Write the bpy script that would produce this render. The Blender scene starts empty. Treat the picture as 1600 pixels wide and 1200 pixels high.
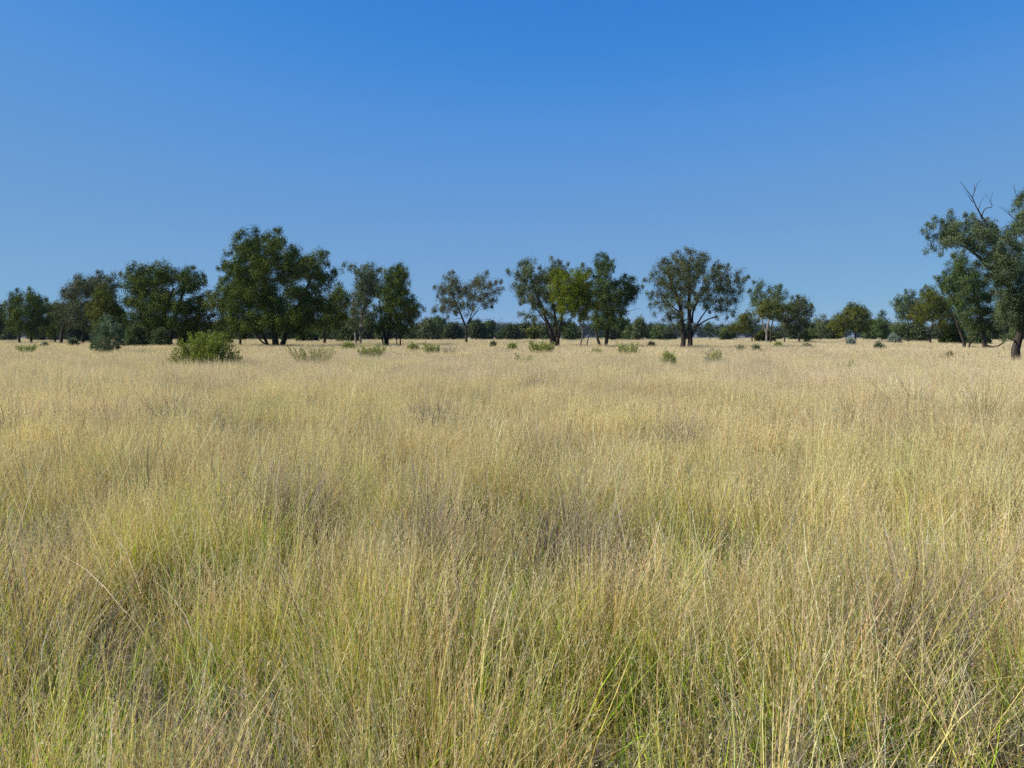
import bpy, math, numpy as np
from mathutils import Vector

# ------------------------------------------------------------------ camera, light, sky
scn = bpy.context.scene
COL = scn.collection
CAM_H, F_PX, HORIZON = 1.6, 1244.0, 525.0
PITCH = math.atan((600 - HORIZON) / F_PX)
cam_d = bpy.data.cameras.new('camera'); cam = bpy.data.objects.new('camera', cam_d); COL.objects.link(cam)
cam_d.sensor_width = 36; cam_d.lens = 36 * F_PX / 1600
cam_d.clip_start = 0.05; cam_d.clip_end = 12000
cam.location = (0, 0, CAM_H); cam.rotation_euler = (math.pi / 2 - PITCH, 0, 0)
scn.camera = cam

SUN_EL, SUN_AZ = math.radians(41), math.radians(-100)      # azimuth from +Y towards +X
sun_dir = Vector((math.sin(SUN_AZ) * math.cos(SUN_EL), math.cos(SUN_AZ) * math.cos(SUN_EL), math.sin(SUN_EL)))
sun_d = bpy.data.lights.new('sun', 'SUN'); sun = bpy.data.objects.new('sun', sun_d); COL.objects.link(sun)
sun_d.energy = 5.0; sun_d.angle = math.radians(0.53); sun_d.color = (1.0, 0.95, 0.86)
sun.rotation_euler = sun_dir.to_track_quat('Z', 'Y').to_euler(); sun.location = (-60, -30, 60)

world = bpy.data.worlds.new('World'); scn.world = world; world.use_nodes = True
wn = world.node_tree; bg = wn.nodes['Background']
sky = wn.nodes.new('ShaderNodeTexSky'); sky.sky_type = 'NISHITA'; sky.sun_disc = False
sky.sun_elevation = SUN_EL; sky.sun_rotation = SUN_AZ % (2 * math.pi)
sky.altitude = 200; sky.air_density = 1.0; sky.dust_density = 0.0; sky.ozone_density = 10.0
EXPO = 0.45
def wmul(k, src):
    v = wn.nodes.new('ShaderNodeVectorMath'); v.operation = 'SCALE'; v.inputs['Scale'].default_value = k
    wn.links.new(src, v.inputs[0]); return v.outputs[0]
cu = wn.nodes.new('ShaderNodeRGBCurve')                     # one colour response for the whole sky, as a camera's film curve has
K = 2 ** -EXPO
for ch, pts in enumerate((((.071, .042), (.103, .098), (.172, .159), (.40, .235), (1, .6)),
                          ((.163, .223), (.228, .292), (.349, .348), (.565, .43), (1, .7)),
                          ((.371, .651), (.477, .687), (.612, .655), (.75, .69), (1, 1)))):
    c = cu.mapping.curves[ch]; c.points[0].location = (0, 0); c.points[1].location = (pts[-1][0], pts[-1][1] * K)
    for x, y in pts[:-1]: c.points.new(x, y * K)
    for p in c.points: p.handle_type = 'AUTO_CLAMPED'
cu.mapping.use_clip = False; cu.mapping.update()
wn.links.new(wmul(.1, sky.outputs[0]), cu.inputs['Color']); wn.links.new(wmul(10, cu.outputs[0]), bg.inputs[0])
bg.inputs[1].default_value = 0.10

scn.view_settings.view_transform = 'Standard'; scn.view_settings.look = 'None'
scn.view_settings.gamma = 1; scn.view_settings.exposure = EXPO
scn.view_settings.use_curve_mapping = False
scn.cycles.use_denoising = False; scn.cycles.filter_width = 1.5; scn.cycles.sample_clamp_indirect = 4
scn.cycles.max_bounces = 8; scn.cycles.transmission_bounces = 4; scn.cycles.diffuse_bounces = 4

# ------------------------------------------------------------------ helpers
def P(x, y, D):
    """point whose world Y is D, seen at photo pixel (x, y)"""
    dx, dz = (x - 800) / F_PX, (600 - y) / F_PX
    cy, cz = math.cos(PITCH) + dz * math.sin(PITCH), -math.sin(PITCH) + dz * math.cos(PITCH)
    s = D / cy
    return np.array((dx * s, D, CAM_H + cz * s))
def px(D): return D / F_PX                                    # metres per photo pixel at distance D
def dist_of(y, h=0.62): return (CAM_H - h) * F_PX / (y - HORIZON)

def make_mesh(name, verts, tris=None, quads=None, cols=None, mats=(), smooth=False):
    me = bpy.data.meshes.new(name)
    nt = 0 if tris is None else len(tris); nq = 0 if quads is None else len(quads)
    me.vertices.add(len(verts)); me.vertices.foreach_set('co', np.asarray(verts, np.float32).ravel())
    li = np.concatenate([np.asarray(a, np.int32).ravel() for a in (tris, quads) if a is not None and len(a)])
    me.loops.add(len(li)); me.loops.foreach_set('vertex_index', li)
    st = np.concatenate([np.arange(nt) * 3, nt * 3 + np.arange(nq) * 4]).astype(np.int32)
    me.polygons.add(nt + nq); me.polygons.foreach_set('loop_start', st)
    if smooth: me.polygons.foreach_set('use_smooth', np.ones(nt + nq, bool))
    if cols is not None:
        a = me.attributes.new('Col', 'FLOAT_COLOR', 'POINT')
        a.data.foreach_set('color', np.concatenate([cols, np.ones((len(cols), 1))], 1).astype(np.float32).ravel())
    me.update(calc_edges=True)
    for m in mats: me.materials.append(m)
    return me
def link(name, me, parent=None, loc=None, rz=0.0):
    o = bpy.data.objects.new(name, me); COL.objects.link(o)
    if parent is not None: o.parent = parent
    if loc is not None: o.location = loc
    o.rotation_euler.z = rz
    return o
def tag(o, label=None, cat=None, group=None, kind=None):
    if label and len(label.replace('-', ' ').split()) > 15: print('LONG', label)
    for k, v in (('label', label), ('category', cat), ('group', group), ('kind', kind)):
        if v: o[k] = v
    return o
def unit(a): return a / (np.linalg.norm(a, axis=-1, keepdims=True) + 1e-9)

_g = np.random.default_rng(77).random((6, 256, 256))
def vnoise(x, y, s, k=0):
    x = np.asarray(x) / s + 100.3 * (k + 1); y = np.asarray(y) / s + 57.7 * (k + 2)
    xi, yi = np.floor(x).astype(int), np.floor(y).astype(int); fx, fy = x - xi, y - yi
    fx, fy = fx * fx * (3 - 2 * fx), fy * fy * (3 - 2 * fy); G = _g[k % 6]
    a, b = G[xi % 256, yi % 256], G[(xi + 1) % 256, yi % 256]
    c, d = G[xi % 256, (yi + 1) % 256], G[(xi + 1) % 256, (yi + 1) % 256]
    return (a * (1 - fx) + b * fx) * (1 - fy) + (c * (1 - fx) + d * fx) * fy

# ------------------------------------------------------------------ materials
def new_mat(name):
    m = bpy.data.materials.new(name); m.use_nodes = True; nt = m.node_tree
    return m, nt, nt.nodes['Principled BSDF'], nt.nodes['Material Output']
def plant_mat(name, trans=0.35, rough=0.6, spec=0.25, instanced=False, tr_tint=(1, 1, 0.8)):
    m, nt, bsdf, out = new_mat(name); N, L = nt.nodes, nt.links
    at = N.new('ShaderNodeAttribute'); at.attribute_name = 'Col'; c = at.outputs['Color']
    if instanced:
        ai = N.new('ShaderNodeAttribute'); ai.attribute_type = 'INSTANCER'; ai.attribute_name = 'tint'
        mu = N.new('ShaderNodeMix'); mu.data_type = 'RGBA'; mu.blend_type = 'MULTIPLY'; mu.inputs[0].default_value = 1
        L.new(c, mu.inputs[6]); L.new(ai.outputs['Color'], mu.inputs[7]); c = mu.outputs[2]
    L.new(c, bsdf.inputs['Base Color']); bsdf.inputs['Roughness'].default_value = rough
    bsdf.inputs['Specular IOR Level'].default_value = spec
    tl = N.new('ShaderNodeBsdfTranslucent'); mx = N.new('ShaderNodeMixShader'); mx.inputs[0].default_value = trans
    tm = N.new('ShaderNodeMix'); tm.data_type = 'RGBA'; tm.blend_type = 'MULTIPLY'; tm.inputs[0].default_value = 1
    tm.inputs[7].default_value = (*tr_tint, 1); L.new(c, tm.inputs[6]); L.new(tm.outputs[2], tl.inputs[0])
    L.new(bsdf.outputs[0], mx.inputs[1]); L.new(tl.outputs[0], mx.inputs[2]); L.new(mx.outputs[0], out.inputs['Surface'])
    return m
def bark_mat(name, c1, c2, scale=6):
    m, nt, bsdf, out = new_mat(name); N, L = nt.nodes, nt.links
    tc = N.new('ShaderNodeTexCoord'); mp = N.new('ShaderNodeMapping'); mp.inputs['Scale'].default_value = (scale, scale, scale * .22)
    no = N.new('ShaderNodeTexNoise'); no.inputs['Scale'].default_value = 1.0; no.inputs['Detail'].default_value = 8
    cr = N.new('ShaderNodeValToRGB'); cr.color_ramp.elements[0].position = .35; cr.color_ramp.elements[1].position = .68
    cr.color_ramp.elements[0].color = (*c1, 1); cr.color_ramp.elements[1].color = (*c2, 1)
    bp = N.new('ShaderNodeBump'); bp.inputs['Strength'].default_value = .7; bp.inputs['Distance'].default_value = .03
    L.new(tc.outputs['Object'], mp.inputs[0]); L.new(mp.outputs[0], no.inputs['Vector']); L.new(no.outputs[0], cr.inputs[0])
    L.new(cr.outputs[0], bsdf.inputs['Base Color']); L.new(no.outputs[0], bp.inputs['Height']); L.new(bp.outputs[0], bsdf.inputs['Normal'])
    bsdf.inputs['Roughness'].default_value = .9; bsdf.inputs['Specular IOR Level'].default_value = .15
    return m
M_GRASS = plant_mat('dry_grass', .42, .7, .1, instanced=True, tr_tint=(1, .97, .72))
M_DEAD = plant_mat('dead_grass', .2, .8, .1)
M_LEAF = plant_mat('gum_leaf', .12, .7, .02)
M_SHRUB = plant_mat('shrub_leaf', .3, .55, .15)
M_BARK = bark_mat('dark_bark', (.020, .017, .015), (.075, .063, .052))
M_PALE = bark_mat('pale_bark', (.10, .085, .07), (.36, .32, .27))
M_TWIG = bark_mat('grey_twig', (.16, .14, .07), (.36, .33, .18))

# ------------------------------------------------------------------ ground
def build_ground():
    rr = np.concatenate([[0], np.geomspace(.6, 40, 60), np.geomspace(48, 2500, 24)]); na = 96
    v = [(0, 0, 0)]
    for r in rr[1:]:
        a = np.linspace(0, 2 * math.pi, na, endpoint=False)
        x, y = r * np.cos(a), r * np.sin(a)
        z = (vnoise(x, y, .5, 0) - .5) * .07 * max(0, 1 - r / 40) 
        v += list(zip(x, y, z))
    q, t = [], [(0, 1 + i, 1 + (i + 1) % na) for i in range(na)]
    for k in range(len(rr) - 2):
        a, b = 1 + k * na, 1 + (k + 1) * na
        q += [(a + i, b + i, b + (i + 1) % na, a + (i + 1) % na) for i in range(na)]
    m, nt, bsdf, out = new_mat('soil_and_litter'); N, L = nt.nodes, nt.links
    tc = N.new('ShaderNodeTexCoord')
    n1 = N.new('ShaderNodeTexNoise'); n1.inputs['Scale'].default_value = 2.2; n1.inputs['Detail'].default_value = 12
    n2 = N.new('ShaderNodeTexNoise'); n2.inputs['Scale'].default_value = 60; n2.inputs['Detail'].default_value = 6
    cr = N.new('ShaderNodeValToRGB'); cr.color_ramp.elements[0].position = .3; cr.color_ramp.elements[1].position = .7
    cr.color_ramp.elements[0].color = (.05, .042, .03, 1); cr.color_ramp.elements[1].color = (.16, .13, .085, 1)
    mx = N.new('ShaderNodeMix'); mx.data_type = 'FLOAT'; mx.inputs[0].default_value = .5
    L.new(tc.outputs['Object'], n1.inputs['Vector']); L.new(tc.outputs['Object'], n2.inputs['Vector'])
    L.new(n1.outputs[0], mx.inputs[2]); L.new(n2.outputs[0], mx.inputs[3]); L.new(mx.outputs[0], cr.inputs[0])
    L.new(cr.outputs[0], bsdf.inputs['Base Color']); bsdf.inputs['Roughness'].default_value = 1
    bp = N.new('ShaderNodeBump'); bp.inputs['Distance'].default_value = .02; L.new(n2.outputs[0], bp.inputs['Height']); L.new(bp.outputs[0], bsdf.inputs['Normal'])
    tag(link('ground', make_mesh('ground', np.array(v), t, q, None, [m], True)), kind='structure',
        label='flat plain of grey brown soil under the grass')
build_ground()

# ------------------------------------------------------------------ grass
C_TAN = np.array((.64, .485, .235)); C_PALE = np.array((.80, .70, .42)); C_GOLD = np.array((.55, .455, .11))
C_OLIVE = np.array((.34, .37, .045)); C_GREEN = np.array((.19, .32, .020)); C_GREY = np.array((.27, .225, .175)); C_BROWN = np.array((.42, .29, .16))

def blades(rng, n, R, h, hs, w, lean, curve, cb, cm, ct, cvar=.12, nseg=4, outward=.5, wind=(0, 0), base_r=None, taper=.85):
    """n ribbons from a disc of radius R; returns verts, quads, cols, and the spine for spikelets"""
    nb = max(1, n // 7); bi = rng.integers(0, nb, n)           # stems rise in small bundles
    ab = rng.random(nb) * 2 * math.pi; rb = R * np.sqrt(rng.random(nb)); bx, by = rb * np.cos(ab), rb * np.sin(ab)
    jit = .35 * R * (math.pi / nb) ** .5; base = np.stack([bx[bi] + rng.normal(size=n) * jit, by[bi] + rng.normal(size=n) * jit, np.full(n, -.02)], 1)
    a, r = np.arctan2(base[:, 1], base[:, 0]), np.hypot(base[:, 0], base[:, 1]); bf = rng.normal(size=(nb, 1, 1)); bh = rng.normal(size=nb); bl = rng.normal(size=(nb, 2)) * lean * .6
    H = h * (1 + hs * np.clip(rng.normal(size=n) * .7 + bh[bi] * .8, -2, 2))
    la = rng.random(n) * 2 * math.pi; lm = np.abs(rng.normal(size=n)) * lean
    d = np.stack([np.cos(la) * lm + np.cos(a) * r / max(R, 1e-3) * outward + wind[0], np.sin(la) * lm + np.sin(a) * r / max(R, 1e-3) * outward + wind[1]], 1) + bl[bi]
    cv = np.abs(rng.normal(size=n)) * curve
    t = np.linspace(0, 1, nseg + 1)
    off = d[:, None, :] * (t[None, :, None] + cv[:, None, None] * t[None, :, None] ** 2.5)
    sh = 1 / np.sqrt(1 + (d ** 2).sum(1) * (1 + cv) ** 2)
    sp = np.empty((n, nseg + 1, 3)); sp[..., :2] = base[:, None, :2] + off * (H * sh)[:, None, None]
    sp[..., 2] = base[:, None, 2] + H[:, None] * sh[:, None] * (t[None] - .35 * np.minimum(cv, 1.4)[:, None] * t[None] ** 3)
    sp[:, 1:, :2] += rng.normal(size=(n, nseg, 2)) * .006
    ra = rng.random(n) * math.pi; side = np.stack([np.cos(ra), np.sin(ra), np.zeros(n)], 1)
    W = w * (.6 + .8 * rng.random(n)); wt = W[:, None] * (1 - taper * t[None] ** 1.6) * .5
    v = np.stack([sp - side[:, None] * wt[..., None], sp + side[:, None] * wt[..., None]], 2)
    k = (np.arange(n) * (nseg + 1) * 2)[:, None] + (np.arange(nseg) * 2)[None]
    q = np.stack([k, k + 1, k + 3, k + 2], -1).reshape(-1, 4)
    u = np.clip(t * 2, 0, 1)[None, :, None]; u2 = np.clip(t * 2 - 1, 0, 1)[None, :, None]
    c = cb[None, None] * (1 - u) + cm[None, None] * u; c = c * (1 - u2) + ct[None, None] * u2
    f = (1 + cvar * .8 * rng.normal(size=(n, 1, 1)) + cvar * .9 * bf[bi]); g = 1 + cvar * .35 * rng.normal(size=(n, 1, 3))
    c = np.clip(c * f * g, .01, .8); c = np.repeat(c[:, :, None], 2, 2)
    return v.reshape(-1, 3), q, c.reshape(-1, 3), sp
def spikes(rng, sp, per, ln, w, col, t0=.55, spread=.5, cvar=.15):
    """small seed spikelets up the top of each stem"""
    n, m, _ = sp.shape
    tt = (t0 + (1 - t0) * rng.random((n, per))) * (m - 1); i = np.minimum(tt.astype(int), m - 2); f = (tt - i)[..., None]
    ar = np.arange(n)[:, None]; p = sp[ar, i] * (1 - f) + sp[ar, i + 1] * f
    d = unit(sp[ar, i + 1] - sp[ar, i]); d = unit(d + rng.normal(size=d.shape) * spread * .6)
    s = unit(np.cross(d, rng.normal(size=d.shape))); l = ln * (.5 + rng.random((n, per, 1)))
    v = np.stack([p, p + d * l * .5 + s * w, p + d * l, p + d * l * .5 - s * w], 2).reshape(-1, 3)
    q = np.arange(len(v)).reshape(-1, 4)
    c = np.clip(col * (1 + cvar * rng.normal(size=(n, 1, 1))) * (1 + .1 * rng.normal(size=(n, per, 1))), .01, .8)
    return v, q, np.repeat(c.reshape(-1, 3), 4, 0)
def join(parts):
    V, Q, Cc, o = [], [], [], 0
    for p in parts:
        V.append(p[0]); Q.append(p[1] + o); Cc.append(p[2]); o += len(p[0])
    return np.concatenate(V), np.concatenate(Q), np.concatenate(Cc)

src = bpy.data.collections.new('grass_sources')
kinds = {}
def add_src(kind, parts):
    V, Q, Cc = join(parts); i = len(src.objects)
    me = make_mesh('grass_tuft', V, None, Q, Cc, [M_GRASS]); o = bpy.data.objects.new('grass_tuft_%03d' % i, me)
    src.objects.link(o); kinds.setdefault(kind, []).append(i)
def straw(rng, n, R, h, w, mix, per=7, spl=.028, spw=.0016, nseg=4, lean=.13, green=.25, dry=0.0, t0=.55, cv=.22):
    out = []
    a = blades(rng, int(n * (1 - mix)), R, h, .18, w, lean, .35, C_OLIVE * .6 * (1 - dry) + C_GOLD * .6 * dry, C_GOLD * (1 - dry) + C_TAN * .92 * dry, C_TAN * (1 - .4 * dry) + C_PALE * .4 * dry, cv, nseg, .16)  # stem feet darkened in colour to paint the shade between stems
    out += [a[:3], spikes(rng, a[3], per, spl, spw, C_TAN * .6 + C_PALE * .4, t0)]
    b = blades(rng, int(n * mix), R, h * .95, .2, w * 1.1, lean * 1.6, .5, C_GOLD, C_TAN, C_PALE, cv, nseg, .3)
    out += [b[:3], spikes(rng, b[3], per // 2, spl, spw, C_PALE)]
    if green > 0: out.append(blades(rng, int(n * green), R, h * .72, .25, w * 1.5, lean * 1.6, .7, C_GREEN * .6, C_GREEN * 1.25, C_OLIVE * 1.2, .25, 3, .3)[:3])  # green blades: darker feet too, painted shade low in the tuft
    return out
rng = np.random.default_rng(5)
for i in range(6): add_src('near_dry', straw(rng, 160, .27, .62, .0040, .3, 9, .017, .0014, lean=.18, green=.2, t0=.58, dry=.72, cv=.27))
for i in range(7): add_src('near', straw(rng, 150, .27, .62, .0036, .22, 8, .015, .0010, lean=.19, green=.65, t0=.66, dry=.15, cv=.30))
for i in range(4): add_src('near_green', straw(rng, 80, .24, .58, .0030, .3, 7, .018, .0008, lean=.17, green=0) +
    [blades(rng, 190, .24, .50, .25, .0042, .25, .6, C_GREEN * .6, C_GREEN * 1.35, C_OLIVE * 1.5, .25, 4, .3)[:3]])  # blade feet coloured darker, shade painted in as for the straw
for i in range(3): add_src('brown', [(lambda a: a[:3])(blades(rng, 200, .16, .63, .2, .0040, .22, .6, C_BROWN * .2, C_GREY * .75, C_GREY * 1.5, .36, 4, .45))])  # base colour darkened to paint a shaded gap low in the tuft
for i in range(6): add_src('stalk', [blades(rng, 3, .3, .76, .18, .0048, .6, .35, C_GOLD, C_PALE, C_PALE * 1.05, .08, 6, .2, taper=.5)[:3],
                                     blades(rng, 6, .3, .72, .2, .0036, .3, .5, C_TAN, C_PALE, C_PALE * 1.05, .08, 5, .2)[:3]])
for i in range(5): add_src('bent', [blades(rng, 26, .22, .52, .25, .0036, .8, 1.5, C_OLIVE * .7, C_TAN, C_PALE, .22, 6, .2)[:3], blades(rng, 14, .22, .40, .3, .0055, .55, 1.4, C_GREEN * .7, C_OLIVE, C_GOLD * 1.2, .22, 6, .3)[:3]])
for i in range(4): add_src('litter', [blades(rng, 130, .3, .16, .5, .0035, 2.2, .8, C_BROWN * .4, C_BROWN * .8, C_PALE * .7, .45, 3, .3)[:3]])
for i in range(5): add_src('mid', straw(rng, 240, .40, .62, .0060, .3, 6, .030, .0020, 3, green=.10, dry=.7, t0=.6, lean=.13))
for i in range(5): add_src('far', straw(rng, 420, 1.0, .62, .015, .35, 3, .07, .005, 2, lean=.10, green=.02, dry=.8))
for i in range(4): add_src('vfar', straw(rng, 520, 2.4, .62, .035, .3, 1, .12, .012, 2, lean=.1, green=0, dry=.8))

TUSS = (
    ('grey-purple dead tussock at the bottom edge, left of centre', 405, 1120, 210, 1, 0, .38),
    ('grey dead tussock at the bottom edge, right of centre, stalks swept right', 1180, 1120, 230, 2, 0, .42, (.5, 0)),
    ('grey flattened dead tussock in the bottom right corner', 1575, 1075, 170, 3, 0, .34),
    ('grey broken mat of dead stems low in the bottom middle', 850, 1090, 150, 4, 0, .22),
    ('grey dead tussock left of centre, midway down the grass', 440, 775, 130, 5, 0, .5),
    ('dark-based brown tussock in the centre of the grass, leaning right', 860, 820, 110, 6, 0, .52, (.25, 0)),
    ('wide grey-brown tussock left of the dark-based central one', 680, 825, 130, 7, 0, .46, (.2, 0)),
    ('dull purple tussock upper left in the open grass', 276, 648, 55, 8, 0, .5),
    ('grey arched tussock upper middle of the grass', 683, 655, 60, 9, 0, .52),
    ('small grey-brown tussock below the faint sparse shrub', 838, 606, 44, 10, 0, .5),
    ('faint purple tussock just below the v-shaped green shrub', 703, 556, 26, 11, 0, .55),
    ('grey tussock at the left edge of the grass', 8, 664, 50, 12, 0, .5),
    ('dull tussock upper left, between the left-edge one and dull purple one', 170, 660, 44, 13, 0, .48),
    ('grey-purple tussock right of centre, upper grass', 1072, 675, 60, 14, 0, .46),
    ('brown tussock right of the dark-based central one, slightly higher', 948, 752, 70, 15, 0, .46),
    ('broad pinkish dead tussock right side, lower grass', 1430, 960, 200, 16, 0, .48, (.2, 0)),
    ('white feathery tussock arching left at the right side', 1420, 628, 60, 17, 1, .62, (-.4, 0)),
    ('white feathery tussock near the right edge', 1530, 640, 60, 18, 1, .6, (-.3, 0)),
    ('grey tussock at the right edge, mid grass', 1585, 775, 60, 19, 0, .5),
    ('faint grey tussock upper left below the far-left shrub', 104, 622, 30, 20, 0, .5))
TXY = np.array([(P(t[1], t[2], dist_of(t[2], .42))[0], dist_of(t[2], .42), min(.5, t[3] * px(dist_of(t[2], .42)) * .36)) for t in TUSS])
def clear(x, y):
    k = np.ones(len(x))
    for cx, cy, w in TXY:                                    # ellipse open towards the viewer, so the tussock shows
        q = np.hypot(x - cx, (y - cy + w * .9) / 1.9) / (w * .95); k = np.minimum(k, np.clip((q - .8) * 3, .05, 1))
    return k
PTS = []
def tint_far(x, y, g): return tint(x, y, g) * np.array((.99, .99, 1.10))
def scatter(kindnames, r0, r1, dens, seed, tintf, smin=.85, smax=1.15, keep=None, hf=None):
    g = np.random.default_rng(seed)
    X = .80 * r1 + 3; n = int(dens * (2 * X) * (r1 + 1.5))
    x = (g.random(n) * 2 - 1) * X; y = g.random(n) * (r1 + 1.5) - 1.5
    d = np.hypot(x, y); ok = (d >= r0) & (d < r1) & (np.abs(x) < .80 * np.maximum(y, 0) + 3)
    if r0 < 42 and 'litter' not in kindnames: ok &= g.random(n) < clear(x, y)
    if keep is not None: ok &= g.random(n) < keep(x, y)
    x, y = x[ok], y[ok]; n = len(x)
    ids = sum((kinds[k] for k in kindnames), [])
    s = smin + (smax - smin) * g.random(n); hz = .80 + .10 * vnoise(x, y, 1.7, 3) + .26 * vnoise(x, y, .45, 5)
    if hf is not None: hz = hz * hf(x, y)
    rot = np.stack([g.normal(size=n) * .05, g.normal(size=n) * .05, g.random(n) * 6.283], 1)
    PTS.append((np.stack([x, y, np.zeros(n)], 1), rot, np.stack([s, s, s * hz], 1), g.choice(ids, n), tintf(x, y, g)))
def tint(x, y, g):
    n = len(x); b = 1.03 + .14 * vnoise(x, y, .9, 0) + .06 * vnoise(x, y, 6, 2) + g.normal(size=n) * .12
    a = np.clip((vnoise(x, y, 2.3, 1) - .5) * .8 + (vnoise(x, y, .5, 4) - .5) * 1.2 + g.normal(size=n) * .25 - .15, -1, 1)    # +: greener, -: pinker tan
    t = np.stack([1 - .05 * np.maximum(a, 0) , 1 + .03 * a, 1 - .13 * a], 1)
    return t * b[:, None]
gr = lambda x, y: vnoise(x, y, .8, 5) * .6 + vnoise(x, y, 2.6, 2) * .4
def density_map(x, y): return np.clip(1.9 * vnoise(x, y, .38, 1) + .05, .22, 1)
scatter(['near'], .9, 9, 8.5, 1, tint, keep=lambda x, y: density_map(x, y) * np.clip((8 - np.hypot(x, y)) / 4, .15, 1))
scatter(['near_dry'], 3.5, 9, 8.5, 21, tint, keep=lambda x, y: density_map(x, y) * np.clip((np.hypot(x, y) - 3.5) / 4, 0, .85))
scatter(['near_green'], .9, 11, 8, 2, tint, keep=lambda x, y: np.clip((gr(x, y) - .40) * 5, 0.15, 1) * np.clip(1.25 - np.hypot(x, y) / 6.5, .06, 1))
scatter(['brown'], .9, 45, 2.4, 3, tint, keep=lambda x, y: np.clip((vnoise(x, y, .6, 3) * .75 + vnoise(x, y, 3, 4) * .25 - .62) * 8, 0.05, 1))
scatter(['litter'], .9, 9, 8, 4, tint)
scatter(['stalk'], 2.9, 24, 1.6, 5, tint)
scatter(['bent'], .9, 14, 7.5, 15, tint)
scatter(['near_dry', 'mid'], 9, 20, 6.0, 6, tint, keep=lambda x, y: np.clip(density_map(x, y) + .1, 0, 1))
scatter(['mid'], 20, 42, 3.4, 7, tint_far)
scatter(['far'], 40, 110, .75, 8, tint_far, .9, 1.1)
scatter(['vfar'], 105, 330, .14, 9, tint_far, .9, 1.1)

def build_grass():
    co, rot, scl, idx, tn = (np.concatenate([p[i] for p in PTS]) for i in range(5))
    me = bpy.data.meshes.new('tall_grass'); me.vertices.add(len(co)); me.vertices.foreach_set('co', co.astype(np.float32).ravel())
    for nm, ty, arr, f in (('rot', 'FLOAT_VECTOR', rot, 'vector'), ('scl', 'FLOAT_VECTOR', scl, 'vector'), ('idx', 'INT', idx, 'value'),
                           ('tint', 'FLOAT_COLOR', np.concatenate([tn, np.ones((len(tn), 1))], 1), 'color')):
        a = me.attributes.new(nm, ty, 'POINT'); a.data.foreach_set(f, arr.astype(np.int32 if ty == 'INT' else np.float32).ravel())
    me.materials.append(M_GRASS)
    o = link('tall_grass', me); tag(o, 'tall dry straw coloured grass with green bases covering the whole plain', 'grass', kind='stuff')
    ng = bpy.data.node_groups.new('scatter', 'GeometryNodeTree')
    ng.interface.new_socket('Geometry', in_out='INPUT', socket_type='NodeSocketGeometry')
    ng.interface.new_socket('Geometry', in_out='OUTPUT', socket_type='NodeSocketGeometry')
    N, L = ng.nodes, ng.links
    gi, go = N.new('NodeGroupInput'), N.new('NodeGroupOutput')
    mp = N.new('GeometryNodeMeshToPoints'); ip = N.new('GeometryNodeInstanceOnPoints'); ci = N.new('GeometryNodeCollectionInfo')
    ci.inputs['Collection'].default_value = src; ci.inputs['Separate Children'].default_value = True; ci.inputs['Reset Children'].default_value = True
    def na(name, ty):
        a = N.new('GeometryNodeInputNamedAttribute'); a.data_type = ty; a.inputs['Name'].default_value = name; return a.outputs[0]
    er = N.new('FunctionNodeEulerToRotation'); L.new(na('rot', 'FLOAT_VECTOR'), er.inputs[0])
    L.new(gi.outputs[0], mp.inputs[0]); L.new(mp.outputs[0], ip.inputs['Points']); L.new(ci.outputs[0], ip.inputs['Instance'])
    ip.inputs['Pick Instance'].default_value = True; L.new(na('idx', 'INT'), ip.inputs['Instance Index'])
    L.new(er.outputs[0], ip.inputs['Rotation']); L.new(na('scl', 'FLOAT_VECTOR'), ip.inputs['Scale'])
    L.new(ip.outputs[0], go.inputs[0])
    md = o.modifiers.new('scatter', 'NODES'); md.node_group = ng
    print('grass instances', len(co))
build_grass()

# ------------------------------------------------------------------ trees
def tubes(chains, sides=6):
    """chains: list of (points Nx3, radii N) -> verts, quads"""
    V, Q, o = [], [], 0
    for p, r in chains:
        p = np.asarray(p, float); n = len(p)
        t = np.empty_like(p); t[1:-1] = p[2:] - p[:-2]; t[0] = p[1] - p[0]; t[-1] = p[-1] - p[-2]; t = unit(t)
        ref = np.array((.31, .87, .2)); a = unit(np.cross(t, ref)); b = np.cross(t, a)
        an = np.arange(sides) * 2 * math.pi / sides
        ring = p[:, None] + (a[:, None] * np.cos(an)[None, :, None] + b[:, None] * np.sin(an)[None, :, None]) * np.asarray(r)[:, None, None]
        V.append(ring.reshape(-1, 3)); k = o + np.arange(n - 1)[:, None] * sides; j = np.arange(sides)[None]; j2 = (j + 1) % sides
        Q.append(np.stack([k + j, k + j2, k + sides + j2, k + sides + j], -1).reshape(-1, 4)); o += n * sides
    return np.concatenate(V), np.concatenate(Q)
def smooth_chain(rng, pts, n, wob):
    pts = np.asarray(pts, float); s = np.r_[0, np.cumsum(np.linalg.norm(np.diff(pts, axis=0), axis=1))]; u = np.linspace(0, s[-1], n)
    o = np.stack([np.interp(u, s, pts[:, i]) for i in range(3)], 1)
    for _ in range(2): o[1:-1] = .25 * o[:-2] + .5 * o[1:-1] + .25 * o[2:]
    o[1:-1] += rng.normal(size=(n - 2, 3)) * wob
    return o

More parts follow.
